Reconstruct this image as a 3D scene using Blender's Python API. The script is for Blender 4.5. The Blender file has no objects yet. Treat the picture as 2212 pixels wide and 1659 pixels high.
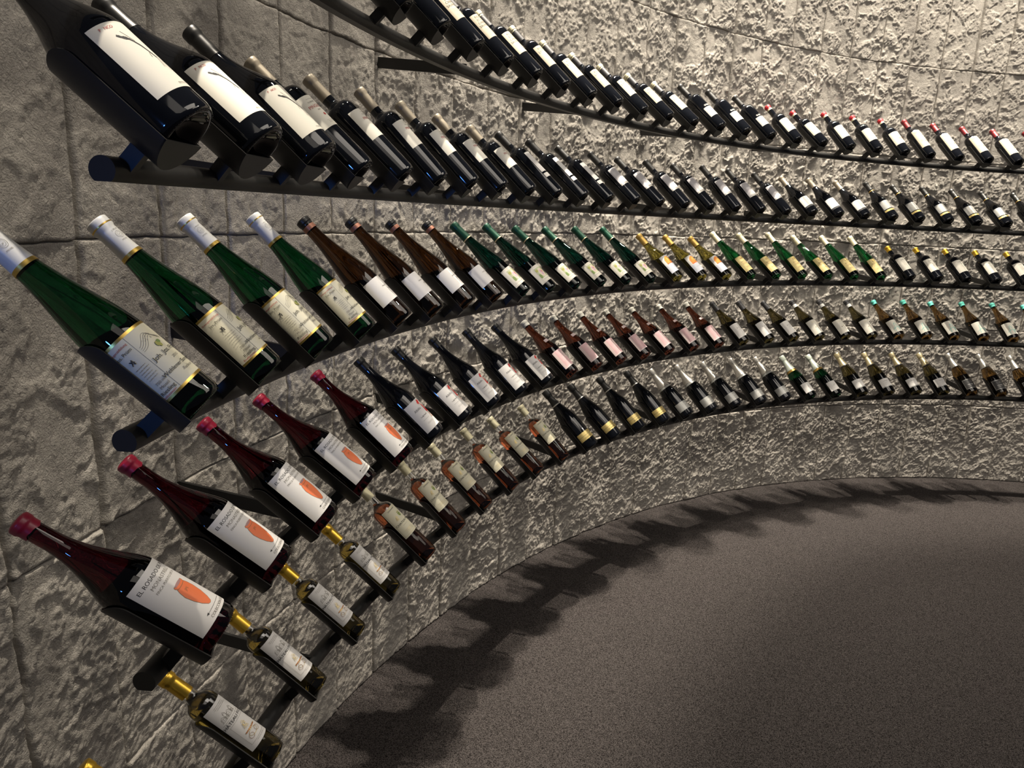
import bpy, bmesh, math, random
import numpy as np
from mathutils import Matrix, Vector

scn = bpy.context.scene
COL = scn.collection
PI = math.pi
random.seed(7)

# ------------------------------------------------------------------ place geometry (metres, floor z = 0)
X0, Y0 = 3.52412, 0.69822          # centre of the round room
RW, RB = 4.3680, 3.9947            # wall radius, radius of the bottle bases
D, A0, PHI0 = 0.0535533, 3.078434, 2.733043   # angle per tile, first bottle, a tile joint
CAMH = 1.77512
ROWZ = [CAMH + v for v in (0.415094, 0.036183, -0.317953, -0.690795, -1.062885)]
EL, TT = 0.763952, 0.186938        # rise of the bottles and their lean along the wall
TILEH = 0.5620033
FPX, PITCH, ROLL = 1538.765, 0.23655, 0.05058

# ------------------------------------------------------------------ camera
cam = bpy.data.cameras.new('camera'); camo = bpy.data.objects.new('camera', cam); COL.objects.link(camo)
cam.sensor_width = 36.0; cam.lens = FPX / 2212 * 36.0
cam.clip_start = 0.02; cam.clip_end = 60
sp, cp = math.sin(PITCH), math.cos(PITCH)
R_ = Vector((1, 0, 0)); U_ = Vector((0, sp, cp)); F_ = Vector((0, cp, -sp))
cr, sr = math.cos(ROLL), math.sin(ROLL)
right = R_ * cr + U_ * sr; up = R_ * -sr + U_ * cr
m = Matrix.Identity(4)
for i in range(3):
    m[i][0] = right[i]; m[i][1] = up[i]; m[i][2] = -F_[i]
m[0][3], m[1][3], m[2][3] = 0, 0, CAMH
camo.matrix_world = m
scn.camera = camo

# ------------------------------------------------------------------ light, world, exposure
scn.view_settings.view_transform = 'Standard'; scn.view_settings.look = 'None'
scn.view_settings.gamma = 1.0; scn.view_settings.use_curve_mapping = False
scn.view_settings.exposure = 0.0
scn.cycles.max_bounces = 10; scn.cycles.transmission_bounces = 10; scn.cycles.glossy_bounces = 4
scn.cycles.diffuse_bounces = 3; scn.cycles.transparent_max_bounces = 8
scn.cycles.sample_clamp_indirect = 4.0; scn.cycles.caustics_refractive = False; scn.cycles.caustics_reflective = False

w = bpy.data.worlds.new('world'); scn.world = w; w.use_nodes = True
w.node_tree.nodes['Background'].inputs[0].default_value = (0.75, 0.80, 1.0, 1)
w.node_tree.nodes['Background'].inputs[1].default_value = 0.05

def cyl(r, ph, z): return Vector((X0 + r * math.cos(ph), Y0 + r * math.sin(ph), z))
def ang(i): return A0 - D * i

LAMP_H, LAMP_R = 4.15, 4.03
def spot(name, loc, aim, watt, deg, blend, col=(1.0, 0.90, 0.75), rad=0.03):
    l = bpy.data.lights.new(name, 'SPOT'); l.energy = watt; l.spot_size = math.radians(deg); l.spot_blend = blend
    l.color = col; l.shadow_soft_size = rad
    o = bpy.data.objects.new(name, l); COL.objects.link(o)
    o.location = loc; o.rotation_euler = (Vector(aim) - Vector(loc)).to_track_quat('-Z', 'Y').to_euler()
    return o
for k in range(-1, 15):
    i = 2.5 + 2 * k
    rl = 4.005 if i < 14 else (4.06 if i < 16 else (4.11 if i < 24 else 4.02))
    spot('ceiling_spot', cyl(rl, ang(i), LAMP_H), cyl(rl - .04, ang(i), 0), 270 if i < 6 else 400, 27, 0.85, rad=.018)
    if i > 8: spot('ceiling_flood', cyl(rl, ang(i), LAMP_H - .02), cyl(rl + .05, ang(i), 0), 120, 74, 0.9, rad=.018)
# warm accent on the wall high up
spot('amber_spot', cyl(3.7, ang(19.0), 4.0), cyl(RW, ang(19.3), 3.30), 9, 18, 0.9, col=(1.0, .55, .16), rad=.05)
# added fill light over the middle of the room, softens shade on the wall
for x_, y_, wt in ((3.4, 2.2, 34), (1.9, .9, 46), (1.6, -1.0, 12)):
    l = bpy.data.lights.new('soft_fill_light', 'AREA'); l.energy = wt; l.size = 1.8; l.color = (1.0, .91, .80)
    o = bpy.data.objects.new('soft_fill_light', l); COL.objects.link(o); o.location = (x_, y_, 4.1)
for ph, r, wt, aimph in ((2.2, 2.2, 40, 2.9), (1.6, 1.6, 40, 2.2), (2.6, .8, 30, 1.7)):
    spot('room_spot', cyl(r, ph, 3.9), cyl(4.3, aimph, 1.5), wt, 64, 0.9, rad=0.04)
spot('blue_side_light', (-.78, -2.3, 1.75), (-.55, .80, 1.62), 80, 15, 0.8, col=(0.08, 0.28, 1.0), rad=.12)

# ------------------------------------------------------------------ materials
MATS = {}
def mat(name, color=(.5, .5, .5), rough=.5, metal=0., trans=0., ior=1.45, spec=.5, coat=0.):
    if name in MATS: return MATS[name]
    mt = bpy.data.materials.new(name); mt.use_nodes = True
    b = mt.node_tree.nodes['Principled BSDF']
    b.inputs['Base Color'].default_value = (*color, 1); b.inputs['Roughness'].default_value = rough
    b.inputs['Metallic'].default_value = metal; b.inputs['Transmission Weight'].default_value = trans
    b.inputs['IOR'].default_value = ior; b.inputs['Specular IOR Level'].default_value = spec
    b.inputs['Coat Weight'].default_value = coat
    mt.diffuse_color = (*color, 1)
    MATS[name] = mt
    return mt
def nodes(mt): return mt.node_tree.nodes, mt.node_tree.links, mt.node_tree.nodes['Principled BSDF']
def noise_bump(mt, scale, strength, dist=.001, detail=4, coords='Object'):
    N, L, B = nodes(mt)
    tc = N.new('ShaderNodeTexCoord'); n = N.new('ShaderNodeTexNoise'); n.inputs['Scale'].default_value = scale; n.inputs['Detail'].default_value = detail
    b = N.new('ShaderNodeBump'); b.inputs['Strength'].default_value = strength; b.inputs['Distance'].default_value = dist
    L.new(tc.outputs[coords], n.inputs['Vector']); L.new(n.outputs['Fac'], b.inputs['Height']); L.new(b.outputs['Normal'], B.inputs['Normal'])
    return n
def color_noise(mt, scale, c0, c1, detail=5, lo=.35, hi=.65):
    N, L, B = nodes(mt)
    tc = N.new('ShaderNodeTexCoord'); n = N.new('ShaderNodeTexNoise'); n.inputs['Scale'].default_value = scale; n.inputs['Detail'].default_value = detail
    r = N.new('ShaderNodeValToRGB'); r.color_ramp.elements[0].color = (*c0, 1); r.color_ramp.elements[1].color = (*c1, 1)
    r.color_ramp.elements[0].position = lo; r.color_ramp.elements[1].position = hi
    L.new(tc.outputs['Object'], n.inputs['Vector']); L.new(n.outputs['Fac'], r.inputs['Fac']); L.new(r.outputs['Color'], B.inputs['Base Color'])
    return r

# stone
stone = mat('split_face_stone', (.40, .37, .33), .92, spec=.2)
N, L, B = nodes(stone)
tc = N.new('ShaderNodeTexCoord')
n1 = N.new('ShaderNodeTexNoise'); n1.inputs['Scale'].default_value = 6; n1.inputs['Detail'].default_value = 8; n1.inputs['Roughness'].default_value = .65
r1 = N.new('ShaderNodeValToRGB'); r1.color_ramp.elements[0].color = (.34, .315, .285, 1); r1.color_ramp.elements[1].color = (.54, .505, .455, 1)
r1.color_ramp.elements[0].position = .3; r1.color_ramp.elements[1].position = .7
L.new(tc.outputs['Object'], n1.inputs['Vector']); L.new(n1.outputs['Fac'], r1.inputs['Fac']); L.new(r1.outputs['Color'], B.inputs['Base Color'])
n2 = N.new('ShaderNodeTexNoise'); n2.inputs['Scale'].default_value = 110; n2.inputs['Detail'].default_value = 7; n2.inputs['Roughness'].default_value = .62; n2.inputs['Distortion'].default_value = 1.2
n3 = N.new('ShaderNodeTexNoise'); n3.inputs['Scale'].default_value = 320; n3.inputs['Detail'].default_value = 4
mx = N.new('ShaderNodeMath'); mx.operation = 'MULTIPLY_ADD'; mx.inputs[1].default_value = .35
L.new(tc.outputs['Object'], n2.inputs['Vector']); L.new(tc.outputs['Object'], n3.inputs['Vector'])
L.new(n3.outputs['Fac'], mx.inputs[0]); L.new(n2.outputs['Fac'], mx.inputs[2])
bp = N.new('ShaderNodeBump'); bp.inputs['Strength'].default_value = .9; bp.inputs['Distance'].default_value = .006
L.new(mx.outputs[0], bp.inputs['Height']); L.new(bp.outputs['Normal'], B.inputs['Normal'])

# carpet
carpet = mat('woven_carpet', (.05, .043, .04), 1.0, spec=.1)
N, L, B = nodes(carpet)
tc = N.new('ShaderNodeTexCoord')
v1 = N.new('ShaderNodeTexVoronoi'); v1.inputs['Scale'].default_value = 420
n1 = N.new('ShaderNodeTexNoise'); n1.inputs['Scale'].default_value = 330; n1.inputs['Detail'].default_value = 3
r1 = N.new('ShaderNodeValToRGB'); r1.color_ramp.elements[0].color = (.006, .005, .005, 1); r1.color_ramp.elements[1].color = (.078, .069, .067, 1)
r1.color_ramp.elements[0].position = .30; r1.color_ramp.elements[1].position = .80
sep = N.new('ShaderNodeSeparateColor')
ad = N.new('ShaderNodeMath'); ad.operation = 'MULTIPLY_ADD'; ad.inputs[1].default_value = .55
sc = N.new('ShaderNodeMath'); sc.operation = 'MULTIPLY'; sc.inputs[1].default_value = .5
L.new(tc.outputs['Object'], v1.inputs['Vector']); L.new(tc.outputs['Object'], n1.inputs['Vector'])
L.new(v1.outputs['Color'], sep.inputs['Color']); L.new(sep.outputs[0], sc.inputs[0])
L.new(n1.outputs['Fac'], ad.inputs[0]); L.new(sc.outputs[0], ad.inputs[2])
L.new(ad.outputs[0], r1.inputs['Fac']); L.new(r1.outputs['Color'], B.inputs['Base Color'])
bp = N.new('ShaderNodeBump'); bp.inputs['Strength'].default_value = .6; bp.inputs['Distance'].default_value = .002
L.new(v1.outputs['Distance'], bp.inputs['Height']); L.new(bp.outputs['Normal'], B.inputs['Normal'])

steel = mat('black_powder_coated_steel', (.018, .0175, .017), .42, spec=.45)
noise_bump(steel, 700, .12, .0004)

# ------------------------------------------------------------------ mesh helpers
def link(name, me, parent=None, kind=None):
    o = bpy.data.objects.new(name, me); COL.objects.link(o)
    if parent: o.parent = parent
    if kind: o['kind'] = kind
    return o
def empty(name):
    o = bpy.data.objects.new(name, None); o.empty_display_size = .05; COL.objects.link(o); return o
def tagthing(o, label, cat, group=None):
    o['label'] = label; o['category'] = cat
    if group: o['group'] = group
def from_bm(bm, name, mats, smooth=True):
    me = bpy.data.meshes.new(name); bm.to_mesh(me); bm.free()
    for mt in mats: me.materials.append(mt)
    if smooth:
        me.polygons.foreach_set('use_smooth', [True] * len(me.polygons))
    return me
def grid_mesh(name, P, mt, smooth=True):
    """P: (rows, cols, 3) array -> quad mesh"""
    nr, nc = P.shape[:2]
    me = bpy.data.meshes.new(name)
    idx = np.arange(nr * nc).reshape(nr, nc)
    q = np.stack([idx[:-1, :-1], idx[:-1, 1:], idx[1:, 1:], idx[1:, :-1]], -1).reshape(-1, 4)
    me.vertices.add(nr * nc); me.vertices.foreach_set('co', P.astype(np.float32).ravel())
    me.loops.add(q.size); me.loops.foreach_set('vertex_index', q.ravel().astype(np.int32))
    me.polygons.add(len(q)); me.polygons.foreach_set('loop_start', np.arange(0, q.size, 4, dtype=np.int32))
    me.polygons.foreach_set('loop_total', np.full(len(q), 4, dtype=np.int32))
    me.update(calc_edges=True); me.materials.append(mt)
    me.polygons.foreach_set('use_smooth', [smooth] * len(q))
    return me

# ------------------------------------------------------------------ wall
def hsh(a, b, s):
    with np.errstate(over='ignore'):
        h = (a.astype(np.int64) * 374761393 + b.astype(np.int64) * 668265263 + s * 1442695041) & 0xffffffff
        h = ((h ^ (h >> 13)) * 1274126177) & 0xffffffff
        h = (h ^ (h >> 16)) & 0xffffff
    return h / float(0xffffff)
def vnoise(u, v, s):
    """gradient noise, about -1..1"""
    a = np.floor(u); b = np.floor(v); fu = u - a; fv = v - b
    a = a.astype(np.int64); b = b.astype(np.int64)
    su = fu * fu * fu * (fu * (fu * 6 - 15) + 10); sv = fv * fv * fv * (fv * (fv * 6 - 15) + 10)
    def g(da, db):
        t = hsh(a + da, b + db, s) * 2 * np.pi
        return np.cos(t) * (fu - da) + np.sin(t) * (fv - db)
    x0 = g(0, 0) * (1 - su) + g(1, 0) * su; x1 = g(0, 1) * (1 - su) + g(1, 1) * su
    return (x0 * (1 - sv) + x1 * sv) * 1.5
TW = D * RW
def tile_samples(width, step, fine):
    n = int(round((width - 2 * fine[-1]) / step))
    mid = np.linspace(fine[-1], width - fine[-1], n + 1)
    return np.unique(np.round(np.concatenate([[0], fine, mid, width - np.array(fine)[::-1]]), 6))[:-1]
def fbm(u, v, s, n, g=.5, lac=2.03):
    o = 0; a = 1.
    for q in range(n):
        o = o + vnoise(u, v, s + q) * a; u = u * lac + 3.1; v = v * lac + 1.7; a *= g
    return o
def build_wall():
    i0, i1 = -11, 29                         # tiles counted from the joint at PHI0, rightwards
    us = tile_samples(TW, .0046, [.0015, .003, .0045, .0075])
    zs = tile_samples(TILEH, .0046, [.001, .0025, .005])
    U = np.concatenate([us + k * TW for k in range(i0, i1)] + [[i1 * TW]])
    nz = 6
    Z = np.concatenate([zs + k * TILEH for k in range(nz)] + [[nz * TILEH]])
    u, z = np.meshgrid(U, Z)
    k = np.floor(u / TW + 1e-6); j = np.floor(z / TILEH + 1e-6)
    k = np.minimum(k, i1 - 1); j = np.minimum(j, nz - 1)
    lu = u - k * TW; lz = z - j * TILEH
    du = np.minimum(lu, TW - lu); dz = np.minimum(lz, TILEH - lz)
    ju = np.where(lu < TW / 2, k, k + 1); jz = np.where(lz < TILEH / 2, j, j + 1)
    wob = (vnoise(z * 9 + ju * 7.3, ju * 3.1, 5) * .0045 + vnoise(z * 30, ju * 5.7, 6) * .002) * np.clip(1 - du / .05, 0, 1)
    wobz = (vnoise(u * 9, jz * 3.1 + 40, 8) * .004 + vnoise(u * 28, jz * 5.7, 9) * .0018) * np.clip(1 - dz / .05, 0, 1)
    ou = u + hsh(k, j, 11) * 37; oz = z + hsh(k, j, 12) * 53
    t = hsh(k, j, 13) * 1.4 - .1                    # bedding direction of each tile
    a = ou * np.cos(t) - oz * np.sin(t); b = ou * np.sin(t) + oz * np.cos(t)
    wx = fbm(ou * 12, oz * 12, 21, 3) * .022; wz = fbm(ou * 12 + 5, oz * 12, 25, 3) * .022
    a = a + wx; b = b + wz
    # slow undulation, split flakes and a crumbled crust between smooth flats
    H = vnoise(ou * 5, oz * 4, 31) * .006
    crust = fbm(a * 8, b * 7, 41, 4, .62)
    M = np.clip((crust + .20) / .30, 0, 1); M = M * M * (3 - 2 * M)
    M = np.maximum(M, np.clip((1.0 - z) / .3, 0, 1) * .75)
    H = H + M * .0040
    f1 = fbm(a * 26, b * 19, 60, 3, .62)
    f2 = np.abs(fbm(a * 46 + 9, b * 34, 64, 3, .65))
    H = H + (f1 * .0040 + f2 * .0026) * (.35 + .65 * M)
    H = H + fbm(ou * 95, oz * 88, 80, 2, .75) * .0022 * (.12 + .88 * M)
    calm = np.clip((u / TW + 2.0) / 4.0, 0, 1); calm = np.maximum(calm, np.clip((1.55 - z) / .45, 0, 1) * .6)
    H = H * (.34 + .66 * calm)
    H += (hsh(k, j, 14) - .5) * .006 + (lu / TW - .5) * (hsh(k, j, 15) - .5) * .012
    e = np.clip((du + vnoise(z * 60, ju * 3.0, 61) * .0015) / .011, 0, 1); e = e * e * (3 - 2 * e)
    ez = np.clip(dz / .006, 0, 1); ez = ez * ez * (3 - 2 * ez)
    H = H * (.35 + .65 * e) * (.4 + .6 * ez)
    H = H - (1 - np.clip((du - .0020) / .0035, 0, 1)) * .017 - (1 - np.clip(dz / .0028, 0, 1)) * .008
    uu = u + wob; zz = z + wobz * (z > .02)
    ph = PHI0 - uu / RW
    R = RW - H
    P = np.stack([X0 + R * np.cos(ph), Y0 + R * np.sin(ph), zz], -1)
    return grid_mesh('wall_left', P, stone)
wall = link('wall_left', build_wall(), kind='structure')

# floor
bm = bmesh.new()
bmesh.ops.create_circle(bm, cap_ends=True, segments=160, radius=4.75, matrix=Matrix.Translation((X0, Y0, 0)))
floor = link('floor', from_bm(bm, 'floor', [carpet], False), kind='structure')

# ------------------------------------------------------------------ frames of bottles and cradles
def frame(row, i, dt=0, ds=0, yw=0, tl=0, dn=0):
    ph = ang(i)
    rad = Vector((math.cos(ph), math.sin(ph), 0)); tan = Vector((-math.sin(ph), math.cos(ph), 0)); upv = Vector((0, 0, 1))
    T = cyl(RB, ph, ROWZ[row - 1]) + tan * dt
    E = EL + tl
    e = (rad * math.cos(E) + tan * (TT + yw) + upv * math.sin(E)).normalized()
    n = (upv - e * e.z).normalized()
    x = n.cross(e)
    return T + n * dn, x, n, e
def place(o, T, x, n, e, roll=0.):
    mm = Matrix.Identity(4)
    for a in range(3):
        mm[a][0] = x[a]; mm[a][1] = n[a]; mm[a][2] = e[a]; mm[a][3] = T[a]
    o.matrix_world = mm @ Matrix.Rotation(roll, 4, 'Z')

# ------------------------------------------------------------------ racks
PR = .0175
def pipe_mesh(zc, rc):
    prof = []
    cut = math.acos(.80)
    for k in range(25):
        t = -PI / 2 + cut + (2 * PI - 2 * cut) * k / 24
        prof.append((PR * math.cos(t), PR * math.sin(t)))
    bm = bmesh.new(); rings = []
    n = 240; i0, i1 = -.19, 30
    for s in range(n + 1):
        ph = ang(i0 + (i1 - i0) * s / n)
        rings.append([bm.verts.new(cyl(rc + a, ph, zc + b)) for a, b in prof])
    m_ = len(prof)
    for s in range(n):
        for k in range(m_):
            bm.faces.new((rings[s][k], rings[s][(k + 1) % m_], rings[s + 1][(k + 1) % m_], rings[s + 1][k]))
    bm.faces.new(rings[0][::-1]); bm.faces.new(rings[-1])
    bmesh.ops.recalc_face_normals(bm, faces=bm.faces)
    me = from_bm(bm, 'rail', [steel])
    me.set_sharp_from_angle(angle=math.radians(30))
    return me
def arm_mesh(i, zc, rc):
    bm = bmesh.new(); ph = ang(i)
    rad = Vector((math.cos(ph), math.sin(ph), 0)); tan = Vector((-math.sin(ph), math.cos(ph), 0))
    def v(r, t, z): return bm.verts.new(cyl(0, 0, 0) * 0 + Vector((X0, Y0, 0)) + rad * r + tan * t + Vector((0, 0, z)))
    A = [v(r, t, z) for r, lo in ((rc - .002, -.010), (RW + .012, .022)) for t in (-.004, .004) for z in (zc + lo, zc + lo + .033)]
    for f in ((0, 1, 3, 2), (4, 6, 7, 5), (0, 4, 5, 1), (2, 3, 7, 6), (0, 2, 6, 4), (1, 5, 7, 3)): bm.faces.new([A[k] for k in f])
    bmesh.ops.recalc_face_normals(bm, faces=bm.faces)
    bmesh.ops.bevel(bm, geom=bm.edges[:], offset=.0008, segments=1, affect='EDGES')
    return from_bm(bm, 'mounting_arm', [steel], False)
CR_L = .160
def cradle_mesh(Rt):
    """U-shaped sheet cradle; local z along the bottle, y away from the rail, origin in the bottom of the trough"""
    th = .0022; half = math.radians(80)
    bm = bmesh.new()
    na, nl = 22, 14
    def ring_len(t):          # rounded upper corners of the two lips
        q = (half - abs(t)) * Rt; rc = .026
        return CR_L if q >= rc else CR_L - rc + math.sqrt(max(0, rc * rc - (rc - q) ** 2))
    outer = []; inner = []
    ts = [half * math.sin(PI / 2 * (k / na * 2 - 1)) for k in range(na + 1)]
    for t in ts:
        L_ = ring_len(t); Ro = Rt + th
        inner.append([bm.verts.new((Rt * math.sin(t), Rt - Rt * math.cos(t), -.0035 + (L_ + .0035) * q / nl)) for q in range(nl + 1)])
        outer.append([bm.verts.new((Ro * math.sin(t), Rt - Ro * math.cos(t), -.0035 + (L_ + .0035) * q / nl)) for q in range(nl + 1)])
    for a in range(na):
        for q in range(nl):
            bm.faces.new((inner[a][q], inner[a + 1][q], inner[a + 1][q + 1], inner[a][q + 1]))
            bm.faces.new((outer[a][q], outer[a][q + 1], outer[a + 1][q + 1], outer[a + 1][q]))
        bm.faces.new((inner[a][nl], inner[a + 1][nl], outer[a + 1][nl], outer[a][nl]))
        bm.faces.new((inner[a][0], outer[a][0], outer[a + 1][0], inner[a + 1][0]))
    for a in (0, na):
        for q in range(nl):
            bm.faces.new((inner[a][q], inner[a][q + 1], outer[a][q + 1], outer[a][q]))
    # end plate: a segment of a disc with a straight upper edge
    Ro = Rt + th
    f0 = [bm.verts.new((Ro * math.sin(t), Rt - Ro * math.cos(t), -.0034)) for t in ts]
    f1 = [bm.verts.new((Ro * math.sin(t), Rt - Ro * math.cos(t), -.0012)) for t in ts]
    bm.faces.new(f0); bm.faces.new(f1[::-1])
    for a in range(na): bm.faces.new((f0[a], f1[a], f1[a + 1], f0[a + 1]))
    bm.faces.new((f0[0], f0[na], f1[na], f1[0]))
    # saddle down to the rail
    A = [bm.verts.new((x, y, z)) for x in (-.008, .008) for y in (-.040, -.0005) for z in (.022, .044)]
    for f in ((0, 1, 3, 2), (4, 6, 7, 5), (0, 4, 5, 1), (2, 3, 7, 6), (0, 2, 6, 4), (1, 5, 7, 3)): bm.faces.new([A[k] for k in f])
    bmesh.ops.recalc_face_normals(bm, faces=bm.faces)
    me = from_bm(bm, 'cradle', [steel])
    me.set_sharp_from_angle(angle=math.radians(35))
    return me
CRADLES = {}
def cradle_for(r):
    Rt = round(max(.0415, r + .002), 4)
    if Rt not in CRADLES: CRADLES[Rt] = cradle_mesh(Rt)
    return CRADLES[Rt]
# rail centre relative to the bottle contact point: .05 along the bottle, .05 below it
cE, sE = math.cos(math.atan2(math.sin(EL), math.cos(EL))), math.sin(EL)
RC = 4.05
DZ = -.010
RACKNAMES = ['topmost', 'second', 'middle', 'fourth', 'lowest']
racks = []
for row in range(1, 6):
    rk = empty('bottle_rack'); rk.location = cyl(RC, ang(14), 0); racks.append(rk)
    tagthing(rk, ['topmost curved black steel rack rail with cradles, holding the red-capped bottles',
                  'second black steel rack rail from the top, with branch label bottles at its left end',
                  'middle black steel rack rail, holding the green flute bottles',
                  'fourth black steel rack rail from the top, holding the pink label bottles',
                  'lowest black steel rack rail above the carpet, holding amber and sparkling wine bottles'][row - 1], 'bottle rack', 'curved bottle racks on the stone wall')
    bpy.context.view_layer.update()
    inv = rk.matrix_world.inverted()
    zc = ROWZ[row - 1] + DZ
    def sub(name, me):
        me.transform(inv); return link(name, me, rk)
    sub('rail', pipe_mesh(zc, RC))
    for i in [2.5 + 4 * q for q in range(8)]:
        if row == 1 and i < 2: continue
        sub('mounting_arm', arm_mesh(i, zc, RC))

# ------------------------------------------------------------------ bottle profiles
def smoothstep(t): return t * t * (3 - 2 * t)
def shape(kind, r, L, rn=.0145):
    """list of (radius, z) up the outside from the middle of the punt to the middle of the mouth"""
    P = [(0.0, .020), (r * .30, .0185), (r * .52, .013), (r * .70, .004), (r * .78, .0008), (r * .86, 0.0), (r * .93, .0012), (r * .975, .0045), (r, .010)]
    S = dict(bordeaux=(.60, .745, 1.0), claret=(.635, .755, 1.0), burgundy=(.46, .86, .72), flute=(.36, .93, .80), champagne=(.42, .90, .80), half=(.635, .765, 1.0), port=(.60, .76, 1.0))[kind]
    a, b = S[0] * L, S[1] * L
    n = 22
    for k in range(n + 1):
        t = k / n
        if kind in ('bordeaux', 'claret', 'half', 'port'):
            # round shoulder then a short concave run into the neck
            th = t * PI / 2
            q = .62
            if t <= q:
                s = t / q; rr = rn + (r - rn) * (.30 + .70 * math.sqrt(max(0, 1 - (s * .96) ** 2.3)))
            else:
                s = (t - q) / (1 - q); e0 = .30 + .70 * math.sqrt(1 - .96 ** 2.3)
                rr = rn + (r - rn) * e0 * (1 - s) ** 2.2
        else:
            rr = rn + (r - rn) * (.5 + .5 * math.cos(PI * t ** S[2] )) ** (1.0)
            if kind == 'flute': rr = rn + (r - rn) * (.5 + .5 * math.cos(PI * t ** .93)) ** 1.12
            if kind == 'champagne': rr = rn + (r - rn) * (.5 + .5 * math.cos(PI * t ** .98)) ** 1.0
        P.append((rr, a + (b - a) * t))
    P += [(rn * .98, L * .955), (rn * 1.02, L * .962), (rn * 1.09, L * .966), (rn * 1.09, L * .988), (rn * 1.0, L * .998), (rn * .7, L), (0, L)]
    out = [P[0]]
    for p in P[1:]:
        if p[1] > out[-1][1] + 1e-5 or p[0] != out[-1][0]: out.append(p)
    return out
def radius_at(P, z):
    Q = [p for p in P[5:]]
    for a, b in zip(Q, Q[1:]):
        if a[1] <= z <= b[1] and b[1] > a[1]: return a[0] + (b[0] - a[0]) * (z - a[1]) / (b[1] - a[1])
    return Q[-1][0] if z > Q[-1][1] else Q[0][0]
def lathe(bm, P, seg=40, flip=False, mi=0, cap=True):
    rings = []
    for r, z in P:
        if r < 1e-6: rings.append([bm.verts.new((0, 0, z))])
        else: rings.append([bm.verts.new((r * math.cos(2 * PI * k / seg), r * math.sin(2 * PI * k / seg), z)) for k in range(seg)])
    for A, Bq in zip(rings, rings[1:]):
        for k in range(seg):
            k2 = (k + 1) % seg
            if len(A) == 1 and len(Bq) == 1: continue
            if len(A) == 1: f = (A[0], Bq[k2], Bq[k])
            elif len(Bq) == 1: f = (A[k], A[k2], Bq[0])
            else: f = (A[k], A[k2], Bq[k2], Bq[k])
            ff = bm.faces.new(f[::-1] if flip else f); ff.material_index = mi
    return rings
def sleeve(P, z0, z1, off, L, top=False, bulge=None, seg=32):
    """closed sleeve following the profile between z0 and z1"""
    n = 14
    pts = []
    for k in range(n + 1):
        z = z0 + (z1 - z0) * k / n
        rr = radius_at(P, min(z, L * .985)) + off
        if bulge: rr = max(rr, bulge(z))
        pts.append((rr, z))
    pts = [(pts[0][0] - .0008, z0 + .0001)] + pts
    if top:
        rt = pts[-1][0]
        pts += [(rt * .97, z1 + .0012), (rt * .86, z1 + .0022), (rt * .5, z1 + .0026), (0, z1 + .0026)]
    else: pts.append((pts[-1][0] - .0008, z1))
    return pts

# ------------------------------------------------------------------ labels: paper and print wrapped round the glass
TEXTCACHE = {}
def text_polys(s, size, align):
    key = (s, size, align)
    if key in TEXTCACHE: return TEXTCACHE[key]
    cu = bpy.data.curves.new('lettering', 'FONT'); cu.body = s; cu.size = size; cu.align_x = align; cu.resolution_u = 3
    o = bpy.data.objects.new('lettering', cu); COL.objects.link(o)
    dg = bpy.context.evaluated_depsgraph_get(); ev = o.evaluated_get(dg); me = bpy.data.meshes.new_from_object(ev)
    vs = [tuple(v.co[:2]) for v in me.vertices]; fs = [tuple(p.vertices) for p in me.polygons]
    bpy.data.objects.remove(o); bpy.data.curves.remove(cu); bpy.data.meshes.remove(me)
    TEXTCACHE[key] = (vs, fs); return vs, fs
def strip(pts, wd):
    vs, fs = [], []
    for a, b in zip(pts, pts[1:]):
        dx, dy = b[0] - a[0], b[1] - a[1]; l = math.hypot(dx, dy) or 1
        nx, ny = -dy / l * wd / 2, dx / l * wd / 2
        k = len(vs); vs += [(a[0] + nx, a[1] + ny), (a[0] - nx, a[1] - ny), (b[0] - nx, b[1] - ny), (b[0] + nx, b[1] + ny)]; fs.append((k, k + 1, k + 2, k + 3))
    return vs, fs
def ell(u, z, ru, rz, n=18, a0=0, a1=2 * PI, rot=0):
    o = []
    for k in range(n):
        t = a0 + (a1 - a0) * k / n; x, y = ru * math.cos(t), rz * math.sin(t)
        o.append((u + x * math.cos(rot) - y * math.sin(rot), z + x * math.sin(rot) + y * math.cos(rot)))
    return o
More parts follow.
